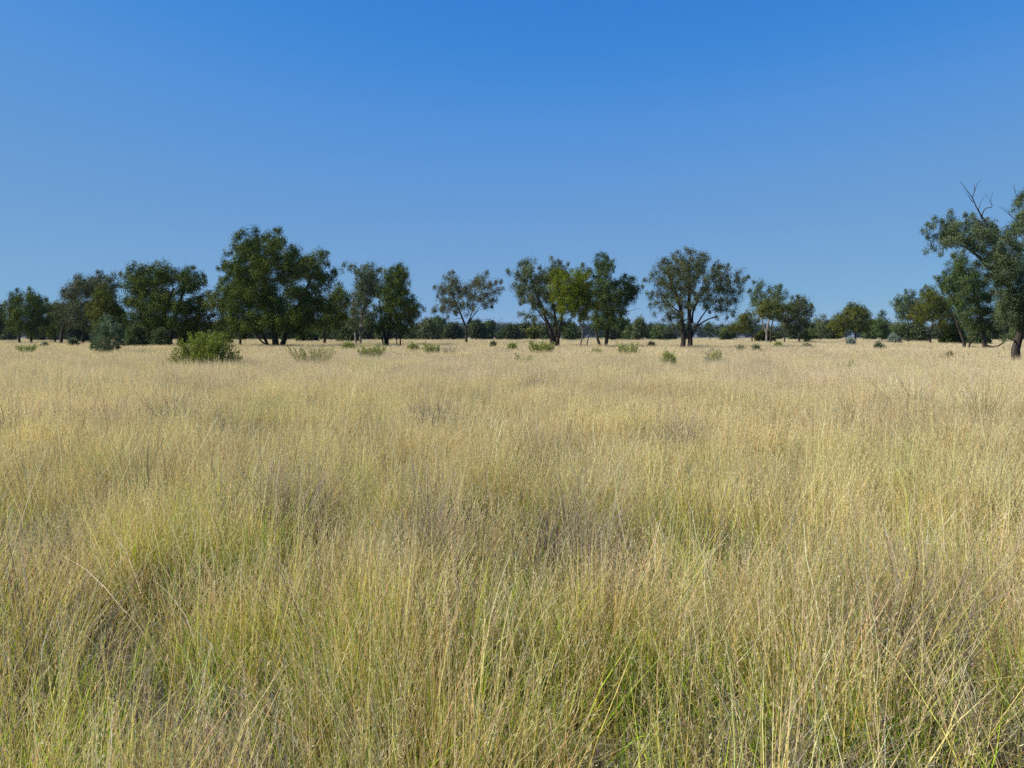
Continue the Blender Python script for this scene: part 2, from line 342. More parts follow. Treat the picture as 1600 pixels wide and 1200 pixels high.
PAL = dict(  # leaf colours (linear); some pairs spread wide to paint lit and shaded leaves
    dark=((.045, .070, .015), (.085, .115, .022)), olive=((.080, .100, .018), (.14, .145, .028)), grey=((.085, .108, .045), (.145, .165, .070)),
    brown=((.098, .102, .042), (.085, .112, .040)), lime=((.10, .135, .010), (.165, .19, .018)), blue=((.058, .092, .040), (.15, .18, .085)),
    shrub=((.13, .18, .012), (.25, .28, .035)), sprig=((.20, .25, .035), (.34, .36, .11)), far=((.05, .07, .03), (.07, .085, .035)), teal=((.045, .080, .024), (.125, .16, .050)),
    frost=((.20, .24, .20), (.26, .30, .24)), khaki=((.092, .105, .048), (.14, .148, .072)), sea=((.08, .125, .055), (.20, .25, .14)), mixd=((.044, .076, .014), (.145, .168, .030)), purple=((.15, .12, .11), (.20, .165, .13)))
NTRI = [0]; DENS = 1.25
def leaves_for(rng, blobs, D, pal, dens, leaf, hang, fill=False, face=1.3):
    """blobs: (centre, r, tone) -> one leaf mesh; leaves in small sprays round each blob"""
    Ls = leaf * .82 * px(D); Ws = Ls * .40; area = .5 * Ls * Ws; c0, c1 = (np.array(c) for c in PAL[pal])
    V, Cc, tw = [], [], []
    for cen, r, tone in blobs:
        n = int(dens * DENS * math.pi * r * r / area); ns = max(4, n // 26); n = ns * 26
        d = unit(rng.normal(size=(ns, 3))); rad = r * (rng.random(ns) ** .33 if fill else .5 + .5 * np.sqrt(rng.random(ns)))
        sc = cen + d * rad[:, None] * np.array((1, 1, .85)); tw.append((cen, sc))
        sg = r * .13 + Ls * .55
        lp = np.repeat(sc, 26, 0) + rng.normal(size=(n, 3)) * sg * np.array((.9, .9, 1.15))
        lp[:, 2] -= np.abs(rng.normal(size=n)) * sg * hang
        out = unit(lp - cen); nrm = unit(out * face + rng.normal(size=(n, 3)) * .55)
        ax = rng.normal(size=(n, 3)) * np.array((1, 1, .8)) + np.array((0, 0, -1.1 * hang)) + out * .4
        ax = unit(ax - nrm * (ax * nrm).sum(1, keepdims=True)); sd = np.cross(nrm, ax); l = Ls * (.6 + .8 * rng.random((n, 1)))
        V.append(np.stack([lp + sd * Ws * .5, lp + ax * l, lp - sd * Ws * .5], 1).reshape(-1, 3))
        m = np.clip(rng.random((ns, 1)) * .4 + tone, 0, 1); c = np.repeat(c0 * (1 - m) + c1 * m, 26, 0)
        c = c * (1 + .14 * rng.normal(size=(n, 1))); Cc.append(np.repeat(np.clip(c, .01, .6), 3, 0))  # random leaf brightness, widened to paint in sunlit specks
    V = np.concatenate(V); Q = np.arange(len(V)).reshape(-1, 3); NTRI[0] += len(Q)
    return V, Q, np.concatenate(Cc), tw

def tree(name, label, cat, D, base, blobs, trunks=(), pal='dark', dens=1.5, leaf=2.95, hang=.5, r0=None, bark=None, seed=1, depth=.8,
         dead=(), group=None, extra=1, twigs=True, leafmat=None, limbs=(), deadmat=None, fuzz=.08, fill=False, parts=('trunk', 'limb', 'crown')):
    """base: photo x of the foot; blobs (x, y, r) and trunk / limb polylines in photo pixels at distance D"""
    rng = np.random.default_rng(seed); u = px(D); bark = bark or M_BARK
    foot = P(base, 530, D); foot[2] = 0
    W = lambda x, y, dy=0: P(x, y, D) * (1 + dy / D) if dy else P(x, y, D)
    B = []; xs = np.array([b[0] for b in blobs]); ys = np.array([b[1] for b in blobs]); rs = np.array([b[2] for b in blobs])
    xc = (np.min(xs - rs) + np.max(xs + rs)) / 2; hw = (np.max(xs + rs) - np.min(xs - rs)) / 2; yc = ys.mean()
    for b in blobs:
        x, y, r = b[:3]; k = math.sqrt(max(0, 1 - ((x - xc) / hw) ** 2)); dmax = hw * u * k * depth; tone = rng.random() * .75 - .15
        dy = b[3] * u if len(b) > 3 else (rng.random() * 2 - 1) * dmax * .45
        B.append((W(x, y, dy), r * u, tone))
        if r >= 6:
            for s in ((-1, 1) if extra else ()):
                f = .25 + .2 * rng.random(); xx, yy = x + (xc - x) * f * .6, y + (yc - y) * f * .4 + 3
                B.append((W(xx, yy, s * dmax * (.55 + .4 * rng.random())), r * u * ((.80 if dens >= 1.3 else .62) + .12 * rng.random()), rng.random() * .45 - .05))
            for _ in range(int(1 + r * fuzz)):           # small tufts that roughen the outline
                a = rng.random() * 6.283; q = r * (.85 + .3 * rng.random())
                B.append((W(x + q * math.cos(a), y - q * math.sin(a) * .9, dy + (rng.random() - .5) * r * u), r * u * (.2 + .15 * rng.random()), tone))
    B = [(c, r, t) for c, r, t in B if c[2] - .4 * r > .3]
    # skeleton
    root = bpy.data.objects.new(name, None); root.location = foot; COL.objects.link(root); tag(root, label, cat, group)
    H = max(c[2] for c, _, _ in B); R0 = (r0 if r0 else .022 * H + .04) * .8
    if not trunks: trunks = [[(base, 'g'), (base + rng.normal() * hw * .08, yc + (530 - yc) * .25)]]
    nodes, tr_out = [], []
    def to_world(pl, zf=0, ddy=0):
        o = []
        for k, p in enumerate(pl):
            if p[1] == 'g': w = P(p[0], 530, D); w[2] = -.1
            else: w = W(p[0], p[1], ((p[2] if len(p) > 2 else 0) * u))
            o.append(w)
        return o
    for k, tp in enumerate(trunks):
        rr = R0
        if isinstance(tp, tuple) and isinstance(tp[0], list): tp, rr = tp[0], tp[1] * TR
        ch = smooth_chain(rng, to_world(tp), 12, .12 * rr); t = np.linspace(0, 1, 12); rad = rr * (1 - .5 * t) * (1 + .35 * np.exp(-t * 9))
        tr_out.append((ch, rad)); nodes += [(ch[i], rad[i], t[i]) for i in range(3, 12)]
    lo = []
    for tp, rr in limbs:
        rr *= TR; ch = smooth_chain(rng, to_world(tp), 12, .15 * rr); rad = rr * (1 - .7 * np.linspace(0, 1, 12)); lo.append((ch, rad))
        nodes += [(ch[i], rad[i], 1) for i in range(2, 12)]
    pn = np.array([n[0] for n in nodes]); pr = np.array([n[1] for n in nodes])
    br = []; order = sorted(range(len(B)), key=lambda i: np.min(np.linalg.norm(pn - B[i][0], axis=1)))
    for i in order:
        c, r, _ = B[i]
        if r < 4 * u and not fill: continue
        dv = c - pn; dd = np.linalg.norm(dv, axis=1) + 1.6 * np.maximum(0, pn[:, 2] - c[2] + .3 * r); j = int(np.argmin(dd)); p0 = pn[j]
        mid = p0 * .5 + c * .5 + np.array((0, 0, -.10 * np.linalg.norm(c - p0))) + rng.normal(size=3) * .06 * np.linalg.norm(c - p0)
        ch = smooth_chain(rng, [p0, mid, c], 7, .02 * np.linalg.norm(c - p0)); ra = min(pr[j] * .6, R0 * .22); rad = np.linspace(ra, max(.25 * ra, .004), 7)
        br.append((ch, rad)); pn = np.vstack([pn, ch[2:]]); pr = np.r_[pr, rad[2:]]
    V, Q, Cc, tw = leaves_for(rng, B, D, pal, dens, leaf, hang, fill)
    if twigs:
        for c, sc in tw:
            if len(sc) < 8: continue
            for s in sc[:: max(1, len(sc) // 7)]:
                br.append((np.array([c, c * .5 + s * .5 + rng.normal(size=3) * .05 * u * 10, s]), np.array([.30, .22, .10]) * u * .9))
    off = foot
    for ch, rad in tr_out:
        v, q = tubes([(ch, rad)], 8); link(parts[0], make_mesh(parts[0], v - off, None, q, None, [bark], True), root)
    for ch, rad in lo:
        v, q = tubes([(ch, rad)], 7); link(parts[1], make_mesh(parts[1], v - off, None, q, None, [bark], True), root)
    if br:
        A = [b for b in br if len(b[0]) > 3]; Z = [b for b in br if len(b[0]) <= 3]; v, q = tubes(A, 4) if A else (np.zeros((0, 3)), np.zeros((0, 4), int))
        if Z: v2, q2 = tubes(Z, 3); q = np.concatenate([q, q2 + len(v)]); v = np.concatenate([v, v2])
        tag(link('branches', make_mesh('branches', v - off, None, q, None, [bark], True), root), kind='stuff'); NTRI[0] += 2 * len(q)
    link(parts[2], make_mesh(parts[2], V - off, Q, None, Cc, [leafmat or M_LEAF]), root)
    for pls, rr in dead:                                   # a bare branch: list of polylines
        chs = [(smooth_chain(rng, to_world(pl), max(6, 2 * len(pl)), .02 * u), None) for pl in pls]
        chs = [(c, np.linspace(rr * f * .60, rr * f * .13, len(c))) for f, (c, _) in zip([1] + [.55] * 20, chs)]
        v, q = tubes(chs, 5); o = link('dead_branch', make_mesh('dead_branch', v - off, None, q, None, [deadmat or bark], True), root)
    return root

TR = .72
G_L = 'trees of the left belt'; G_F = 'trees of the far tree line'
# --- left belt
tree('gum_tree', 'dark green twin-topped gum tree at the far left end of the tree line', 'tree', 120, 38,
     [(24, 466, 11), (30, 457, 6), (14, 478, 10), (50, 466, 12), (62, 470, 11), (47, 458, 7), (70, 482, 9), (30, 485, 13), (52, 488, 14), (20, 500, 12), (40, 505, 13), (62, 500, 12), (8, 492, 8), (24, 516, 9), (50, 517, 9), (74, 500, 8)],
     [[(30, 'g'), (28, 500), (26, 480)], [(48, 'g'), (50, 500), (52, 482)]], 'mixd', seed=11)
tree('gum_tree', 'half-seen dark gum tree cut by the left edge of the picture', 'tree', 125, -12,
     [(-8, 485, 12), (2, 476, 7), (-22, 478, 14), (-14, 500, 14), (3, 500, 9), (-32, 495, 12), (-4, 515, 8)], [[(-12, 'g'), (-12, 490)]], 'teal', seed=12)
tree('gum_tree', 'small dark olive gum between the twin-topped gum and the brownish tree', 'tree', 128, 84,
     [(74, 476, 8), (100, 478, 8), (70, 512, 9), (80, 520, 8), (84, 481, 9), (90, 474, 6), (78, 492, 8), (92, 492, 10), (84, 506, 10), (96, 508, 9)], [[(86, 'g'), (85, 500)]], 'mixd', seed=13)
tree('coolibah_tree', 'brownish grey-topped tree left of the broad gum, bare branches low inside', 'tree', 100, 140,
     [(122, 434, 9), (112, 447, 10), (98, 455, 7), (106, 462, 11), (128, 448, 12), (140, 440, 11), (156, 432, 9), (170, 438, 9), (181, 430, 7), (184, 444, 7), (150, 452, 14), (172, 455, 12),
      (95, 478, 10), (90, 492, 9), (108, 482, 14), (128, 475, 14), (98, 505, 11), (118, 500, 13), (140, 488, 15), (160, 482, 13), (135, 510, 10), (155, 505, 11), (176, 480, 12)],
     [[(94, 'g'), (97, 515), (104, 495), (115, 470)], [(128, 'g'), (130, 500), (145, 470)]], 'khaki', dens=1.5, seed=14,
     dead=[([[(112, 512), (125, 507), (136, 511)]], .04), ([[(140, 512), (128, 516), (120, 511)]], .035)], deadmat=M_PALE)
tree('wilga_tree', 'bright olive round tree in front of the brownish tree, behind the blue-green bush', 'tree', 88, 165,
     [(160, 452, 10), (152, 462, 11), (168, 465, 12), (145, 474, 9), (160, 482, 14), (178, 482, 13), (148, 490, 12), (170, 500, 14), (188, 500, 13), (192, 488, 9), (155, 510, 12), (182, 518, 10), (165, 522, 8)],
     [[(170, 'g'), (168, 500), (163, 475)]], 'olive', dens=1.8, seed=15)
tree('gum_tree', 'broad dark gum with sky gaps near its right shoulder, left of the tallest', 'tree', 84, 250,
     [(206, 421, 10), (197, 432, 9), (212, 436, 12), (225, 418, 9), (222, 430, 10), (240, 416, 8), (255, 417, 12), (246, 412, 5), (262, 430, 11), (244, 434, 13), (280, 426, 10), (296, 418, 7), (291, 432, 10), (308, 430, 11), (314, 442, 9), (302, 446, 9),
      (202, 450, 12), (222, 452, 14), (246, 455, 14), (195, 470, 11), (262, 460, 11), (282, 452, 9), (215, 475, 14), (240, 478, 15), (262, 478, 14), (285, 478, 13), (305, 468, 8), (300, 486, 14), (318, 480, 8), (230, 497, 14), (250, 503, 14), (275, 503, 13), (205, 495, 12), (298, 508, 12), (215, 515, 10), (240, 520, 10), (318, 500, 9), (326, 460, 9), (332, 476, 10), (326, 492, 10), (334, 508, 9), (312, 518, 9), (285, 522, 9), (205, 522, 9)],
     [[(250, 'g'), (252, 505), (262, 470), (272, 450)], [(262, 'g'), (275, 490), (285, 460), (290, 440)], [(235, 'g'), (228, 490), (215, 455)]], 'mixd', dens=1.8, seed=16, leaf=3.3, r0=.3)
tree('gum_tree', 'tallest tree of the left belt, dark gum with a notched top and low limb', 'tree', 79, 433,
     [(372, 372, 9), (366, 382, 8), (381, 366, 9), (397, 362, 9), (395, 378, 12), (412, 375, 8), (424, 368, 10), (437, 362, 8), (440, 374, 8), (425, 384, 11), (378, 388, 11), (372, 398, 8), (355, 396, 6), (352, 408, 8), (348, 418, 7), (360, 414, 11), (375, 416, 14),
      (398, 400, 15), (418, 405, 15), (432, 396, 8), (405, 424, 16), (440, 412, 9), (451, 394, 11), (462, 390, 10), (460, 408, 13), (478, 406, 9), (494, 398, 11), (505, 397, 8), (507, 410, 8), (492, 414, 12), (470, 424, 13), (445, 430, 14), (500, 428, 11), (518, 432, 10), (524, 422, 6), (512, 446, 12),
      (354, 440, 9), (343, 448, 9), (358, 456, 12), (335, 462, 10), (345, 472, 13), (326, 478, 9), (370, 452, 13), (388, 442, 15), (420, 450, 16), (380, 472, 15), (410, 478, 16), (436, 472, 16), (462, 455, 16), (488, 458, 15), (350, 492, 12), (368, 496, 13), (345, 505, 10), (392, 498, 14),
      (420, 498, 14), (446, 494, 14), (468, 485, 15), (495, 480, 14), (360, 512, 10), (378, 516, 10), (478, 505, 12), (500, 500, 11), (455, 512, 9), (405, 514, 7), (440, 506, 12, -25), (395, 512, 10), (468, 500, 12, -20), (484, 492, 13, -20), (352, 480, 12, -20), (410, 462, 15, -30), (385, 455, 13, -25), (500, 470, 12, -20), (362, 432, 9), (376, 436, 10), (430, 520, 7, 20), (470, 518, 8), (515, 470, 9), (520, 485, 8)],
     [([(430, 'g'), (430, 525), (428, 500), (420, 465), (405, 420)], .42), ([(438, 'g'), (446, 520), (462, 490), (478, 455), (490, 425)], .34), ([(424, 'g'), (412, 525), (400, 505), (385, 475)], .22), ([(376, 'g'), (374, 522), (366, 500)], .2)],
     'mixd', dens=1.9, seed=17, leaf=3.3, limbs=[([(428, 541), (412, 538), (404, 528), (392, 512), (385, 495)], .15), ([(420, 465), (412, 430), (400, 395), (396, 372)], .18)], r0=.4)
tree('gum_tree', 'short dark gum with one grey trunk, behind the right side of the tallest tree', 'tree', 100, 507,
     [(532, 450, 9), (540, 458, 9), (524, 462, 11), (545, 472, 8), (532, 478, 14), (510, 480, 13), (520, 495, 13), (538, 492, 10), (505, 505, 11), (525, 508, 9), (488, 508, 10)],
     [[(507, 'g'), (507, 515), (515, 490)]], 'mixd', dens=1.5, seed=18)
tree('gum_tree', 'gum with pale upper limbs and a leafy arm reaching left to the tallest tree', 'tree', 92, 560,
     [(538, 414, 5), (533, 422, 4), (546, 420, 5), (554, 417, 6), (566, 420, 8), (578, 417, 8), (588, 424, 8), (572, 432, 11), (588, 438, 10), (561, 442, 9), (578, 450, 13), (560, 458, 11), (594, 456, 9), (555, 474, 9), (572, 470, 11), (552, 488, 8), (568, 490, 8), (584, 492, 9), (575, 510, 7), (548, 506, 7)],
     [([(556, 'g'), (555, 515), (549, 492), (552, 465)], .17), ([(563, 'g'), (563, 510), (567, 485), (576, 462), (582, 440)], .2)], 'grey', dens=1.5, seed=19, bark=M_PALE)
tree('gum_tree', 'multi-stemmed dense gum standing at the right end of the left belt', 'tree', 83, 603,
     [(626, 414, 7), (617, 420, 9), (633, 424, 8), (602, 424, 8), (607, 436, 11), (625, 436, 11), (637, 440, 5), (598, 448, 9), (616, 454, 13), (633, 452, 9), (604, 466, 12), (626, 470, 14), (644, 468, 8), (651, 478, 7), (660, 482, 5), (640, 486, 12), (610, 486, 13), (625, 498, 12), (643, 502, 9), (598, 500, 10), (592, 480, 8), (612, 512, 8), (632, 516, 8), (655, 492, 6), (590, 514, 7)],
     [([(603, 'g'), (602, 525), (596, 500), (592, 470)], .2), ([(605, 'g'), (606, 520), (612, 490), (618, 455)], .2), ([(601, 'g'), (597, 527), (588, 512)], .14), ([(626, 'g'), (625, 520), (628, 495)], .12), ([(622, 'g'), (619, 525), (620, 505)], .08)], 'mixd', dens=1.8, seed=20,
     dead=[([[(605, 500), (608, 486), (610, 478)]], .05), ([[(594, 512), (593, 490), (589, 478)]], .05)], deadmat=M_PALE)
# --- middle
tree('coolibah_tree', 'lone airy tree with a forked trunk and brownish grey crown in the middle gap', 'tree', 112, 729,
     [(699, 434, 8), (708, 430, 7), (710, 442, 10), (690, 444, 7), (684, 452, 6), (697, 452, 10), (740, 440, 8), (750, 432, 7), (758, 430, 6), (752, 444, 10), (768, 442, 7), (778, 440, 6), (783, 450, 5), (772, 456, 9), (728, 450, 11), (715, 458, 10), (740, 462, 12), (758, 464, 10), (775, 468, 6),
      (690, 468, 9), (703, 470, 10), (681, 480, 6), (695, 482, 8), (720, 476, 10), (676, 486, 4), (708, 486, 6), (738, 478, 8), (764, 476, 6), (728, 490, 5), (700, 495, 4)],
     [([(729, 'g'), (729, 520), (727, 508), (722, 495), (714, 478), (706, 460)], .26)], 'khaki', dens=1.25, seed=21, hang=.7,
     limbs=[([(729, 512), (736, 498), (746, 484), (755, 472)], .12), ([(730, 506), (738, 490), (740, 470), (744, 455)], .12), ([(731, 503), (748, 484), (765, 480)], .07)])
tree('coolibah_tree', 'open grey-green tree fanning up to the left, left half of the middle clump', 'tree', 78, 865,
     [(816, 410, 7), (826, 407, 6), (834, 408, 5), (823, 420, 10), (806, 424, 6), (797, 426, 4), (793, 422, 2.5), (812, 432, 8), (803, 446, 7), (810, 456, 9), (822, 446, 10), (836, 434, 10), (848, 424, 8), (855, 432, 9), (866, 408, 6), (862, 402, 2.5), (872, 416, 8), (882, 414, 6), (886, 424, 8), (868, 430, 10), (845, 450, 13), (860, 462, 12), (830, 464, 10),
      (814, 468, 6), (840, 476, 9), (852, 488, 9), (826, 492, 6), (817, 490, 4), (835, 500, 6), (812, 490, 3), (870, 480, 9), (845, 505, 5), (884, 505, 8), (878, 515, 7), (868, 500, 6)],
     [([(865, 'g'), (864, 530), (860, 515), (852, 495), (840, 465), (828, 430)], .26), ([(867, 'g'), (868, 520), (868, 490), (860, 455), (858, 430)], .22), ([(870, 'g'), (874, 515), (880, 490), (878, 460), (872, 425)], .2), ([(863, 'g'), (858, 512), (846, 492), (830, 475)], .12)],
     'grey', dens=1.5, seed=22, hang=.7)
tree('wattle_tree', 'bright yellow-green leafy tree on two thin bent pale trunks in the middle clump', 'tree', 70, 908,
     [(868, 432, 10), (880, 428, 9), (895, 432, 10), (908, 430, 9), (866, 448, 11), (884, 448, 14), (904, 450, 15), (918, 444, 10), (868, 464, 11), (888, 468, 14), (908, 470, 14), (926, 460, 10), (876, 482, 9), (894, 484, 10), (914, 488, 9), (930, 476, 9), (878, 494, 5), (910, 498, 6), (905, 422, 6), (918, 426, 6), (873, 420, 6)],
     [([(905, 'g'), (908, 532), (912, 520), (907, 510), (914, 500), (916, 488)], .11), ([(916, 'g'), (918, 530), (924, 516), (918, 500), (912, 485)], .09)], 'lime', dens=1.7, seed=23, bark=M_PALE, hang=.6)
tree('gum_tree', 'dark gum of the middle clump with wispy top and bare branch pointing right', 'tree', 76, 943,
     [(936, 395, 5), (943, 400, 7), (932, 406, 7), (947, 412, 9), (957, 408, 6), (935, 418, 8), (922, 418, 5), (948, 424, 6), (912, 418, 6), (936, 434, 9), (950, 442, 11), (932, 450, 13), (965, 440, 8), (975, 434, 6), (984, 438, 7), (992, 434, 5), (988, 446, 9), (998, 448, 6), (994, 458, 8), (978, 454, 12), (962, 462, 13), (944, 466, 14), (985, 468, 9),
      (970, 476, 11), (952, 484, 13), (932, 480, 13), (975, 488, 7), (940, 500, 12), (956, 500, 9), (930, 512, 9), (946, 516, 7), (938, 524, 5), (924, 498, 8)],
     [([(944, 'g'), (947, 532), (950, 510), (958, 488), (968, 465)], .22), ([(941, 'g'), (934, 530), (930, 515), (932, 490), (935, 455)], .2), ([(945, 'g'), (952, 515), (956, 490), (952, 460), (945, 425)], .14)], 'teal', dens=1.6, seed=24, hang=.6,
     limbs=[([(924, 440), (933, 430), (945, 420), (955, 412)], .08)],
     dead=[([[(965, 500), (975, 490), (984, 485), (1001, 482)], [(978, 489), (976, 481), (972, 477)]], .07), ([[(952, 440), (958, 425), (960, 412)], [(955, 436), (951, 420), (953, 408)], [(958, 425), (963, 415)]], .03)])
tree('coolibah_tree', 'large spreading tree with twin dark trunks and one bare limb arching right', 'tree', 72, 1073,
     [(1078, 394, 8), (1072, 388, 5), (1086, 392, 5), (1062, 400, 9), (1052, 398, 6), (1090, 402, 10), (1102, 398, 6), (1108, 402, 4), (1045, 410, 10), (1034, 408, 7), (1028, 416, 8), (1070, 412, 15), (1096, 414, 12), (1040, 426, 12), (1020, 430, 8), (1012, 436, 6), (1060, 428, 15), (1084, 428, 15), (1030, 440, 11), (1048, 446, 14), (1072, 448, 15),
      (1122, 412, 7), (1130, 416, 7), (1138, 420, 6), (1120, 424, 10), (1135, 432, 11), (1110, 432, 10), (1150, 428, 7), (1160, 424, 5), (1164, 434, 6), (1155, 440, 9), (1128, 448, 13), (1146, 452, 11), (1160, 452, 6), (1104, 450, 12), (1090, 464, 11), (1112, 468, 11), (1136, 468, 11), (1150, 472, 8), (1128, 484, 9), (1146, 486, 7), (1104, 480, 7), (1156, 464, 5),
      (1018, 462, 7), (1012, 458, 4), (1026, 472, 8), (1018, 480, 5), (1022, 490, 4), (1036, 478, 9), (1032, 460, 10), (1052, 466, 11), (1068, 472, 9), (1080, 480, 8), (1042, 490, 8), (1048, 500, 8), (1056, 508, 7), (1060, 492, 8), (1070, 500, 5), (1038, 500, 5), (1120, 494, 4), (1136, 496, 3)],
     [([(1068, 'g'), (1068, 525), (1066, 505), (1064, 480), (1050, 445), (1042, 420)], .3), ([(1077, 'g'), (1079, 528), (1078, 505), (1076, 480), (1078, 440), (1076, 410)], .3)], 'brown', dens=1.29, seed=25, leaf=2.8, hang=.7, r0=.3,
     limbs=[([(1078, 530), (1085, 515), (1096, 504), (1108, 498), (1122, 494)], .16), ([(1086, 513), (1096, 495), (1106, 482), (1120, 470)], .12), ([(1082, 505), (1081, 490), (1090, 470), (1105, 450), (1120, 430)], .14), ([(1064, 490), (1052, 480), (1040, 468), (1025, 445)], .1), ([(1066, 498), (1050, 495), (1035, 486)], .08)])
# --- right middle belt
tree('gum_tree', 'light grey-green open gum just right of the large spreading tree', 'tree', 130, 1198,
     [(1184, 440, 6), (1192, 442, 4), (1182, 450, 8), (1172, 458, 6), (1190, 458, 8), (1204, 450, 6), (1212, 448, 5), (1220, 452, 6), (1228, 455, 5), (1212, 460, 9), (1200, 468, 9), (1184, 470, 9), (1174, 474, 6), (1195, 482, 9), (1226, 464, 7)],
     [([(1198, 'g'), (1198, 515), (1202, 495), (1206, 475)], .25), ([(1198, 520), (1190, 500), (1185, 478)], .15)], 'blue', dens=1.2, seed=26, bark=M_PALE)
tree('wilga_tree', 'rounded olive tree standing in front of the light grey-green gum', 'tree', 118, 1205,
     [(1205, 474, 9), (1216, 470, 8), (1194, 478, 9), (1185, 484, 8), (1222, 482, 9), (1208, 488, 10), (1192, 492, 7), (1230, 476, 7), (1222, 496, 6)],
     [([(1204, 'g'), (1205, 512), (1210, 492)], .18)], 'olive', dens=1.4, seed=27)
tree('gum_tree', 'compact dark brown-green tree on two short trunks right of the rounded olive tree', 'tree', 122, 1247,
     [(1250, 470, 8), (1240, 474, 8), (1260, 473, 7), (1233, 482, 8), (1247, 484, 11), (1264, 484, 8), (1270, 492, 4), (1238, 496, 10), (1256, 498, 10), (1225, 498, 8), (1228, 510, 7), (1245, 512, 7), (1262, 508, 6), (1240, 464, 4), (1254, 464, 4)],
     [([(1248, 'g'), (1249, 515), (1252, 495)], .18), ([(1226, 'g'), (1226, 518), (1234, 498)], .15)], 'brown', dens=1.5, seed=28)
tree('wilga_tree', 'low olive tree filling the gap under the spreading tree\'s right side', 'tree', 140, 1175,
     [(1163, 490, 7), (1172, 486, 6), (1155, 497, 7), (1168, 500, 9), (1180, 500, 7), (1150, 507, 7), (1164, 512, 7), (1178, 512, 6), (1142, 510, 6), (1130, 515, 5), (1158, 519, 5)],
     [([(1176, 'g'), (1174, 515), (1168, 500)], .15)], 'olive', dens=1.4, seed=29)
tree('gum_tree', 'small flat-topped tree standing out above the blue far woods beside the arching limb', 'tree', 190, 1110,
     [(1110, 510, 5), (1104, 514, 5), (1116, 514, 5), (1108, 520, 5), (1106, 506, 2.5), (1101, 512, 3), (1120, 520, 4)], [([(1109, 'g'), (1109, 515)], .15)], 'teal', dens=1.4, seed=30)
tree('low_bush', 'small dark round bush under the compact brown-green tree', 'bush', 118, 1260, [(1260, 522, 5), (1255, 526, 5), (1266, 526, 5), (1260, 529, 6), (1260, 517, 3)], pal='olive', dens=1.6, seed=31)
tree('gum_tree', 'pale thin-leaved gum between the compact brown-green tree and the domed tree', 'tree', 165, 1282,
     [(1280, 496, 5), (1287, 494, 4), (1274, 500, 4), (1284, 504, 7), (1276, 512, 7), (1288, 514, 7), (1282, 520, 6), (1292, 505, 4)], [([(1282, 'g'), (1282, 510)], .15)], 'grey', dens=1.2, seed=32)
tree('wilga_tree', 'domed dark olive tree standing apart left of the right-hand belt', 'tree', 140, 1336,
     [(1330, 480, 8), (1340, 479, 7), (1322, 485, 7), (1350, 484, 7), (1336, 490, 10), (1357, 492, 7), (1318, 496, 8), (1347, 500, 9), (1362, 502, 5), (1308, 494, 7), (1302, 502, 7), (1312, 508, 8), (1328, 506, 8), (1342, 512, 6), (1356, 511, 6), (1300, 512, 6), (1310, 519, 6)],
     [([(1337, 'g'), (1337, 518), (1336, 500)], .22)], 'olive', dens=2.0, seed=33)
tree('pine_tree', 'small dark pointed tree right of the domed olive tree', 'tree', 150, 1378,
     [(1376, 490, 5), (1382, 494, 5), (1372, 498, 6), (1384, 503, 6), (1377, 506, 7), (1388, 506, 4), (1370, 512, 7), (1383, 514, 7), (1376, 521, 7), (1378, 486, 3)], [([(1378, 'g'), (1378, 500)], .15)], 'teal', dens=1.7, seed=34)
# --- right belt
tree('gum_tree', 'upright blue-grey gum at the left end of the right-hand belt', 'tree', 120, 1420,
     [(1400, 464, 5), (1398, 472, 6), (1408, 468, 7), (1416, 460, 6), (1426, 457, 5), (1424, 466, 8), (1404, 480, 8), (1418, 478, 10), (1434, 468, 6), (1432, 480, 8), (1408, 494, 8), (1424, 494, 9), (1400, 508, 8), (1414, 510, 8), (1430, 508, 8), (1440, 494, 7)],
     [([(1419, 'g'), (1419, 515), (1418, 490)], .2)], 'blue', dens=1.5, seed=35)
tree('wilga_tree', 'spreading olive tree with a forked dark trunk in the right-hand belt', 'tree', 100, 1453,
     [(1448, 452, 6), (1456, 450, 6), (1444, 460, 8), (1458, 461, 9), (1470, 464, 8), (1438, 472, 8), (1452, 475, 11), (1468, 478, 11), (1430, 484, 8), (1445, 490, 10), (1424, 494, 6), (1462, 493, 10), (1480, 476, 10), (1490, 466, 9), (1484, 490, 11), (1436, 500, 7), (1476, 505, 9), (1490, 512, 8), (1500, 500, 9), (1482, 522, 6)],
     [([(1454, 'g'), (1454, 520), (1457, 505), (1464, 488)], .16), ([(1452, 532), (1446, 518), (1438, 503)], .11)], 'olive', dens=1.6, seed=36, leaf=2.6)
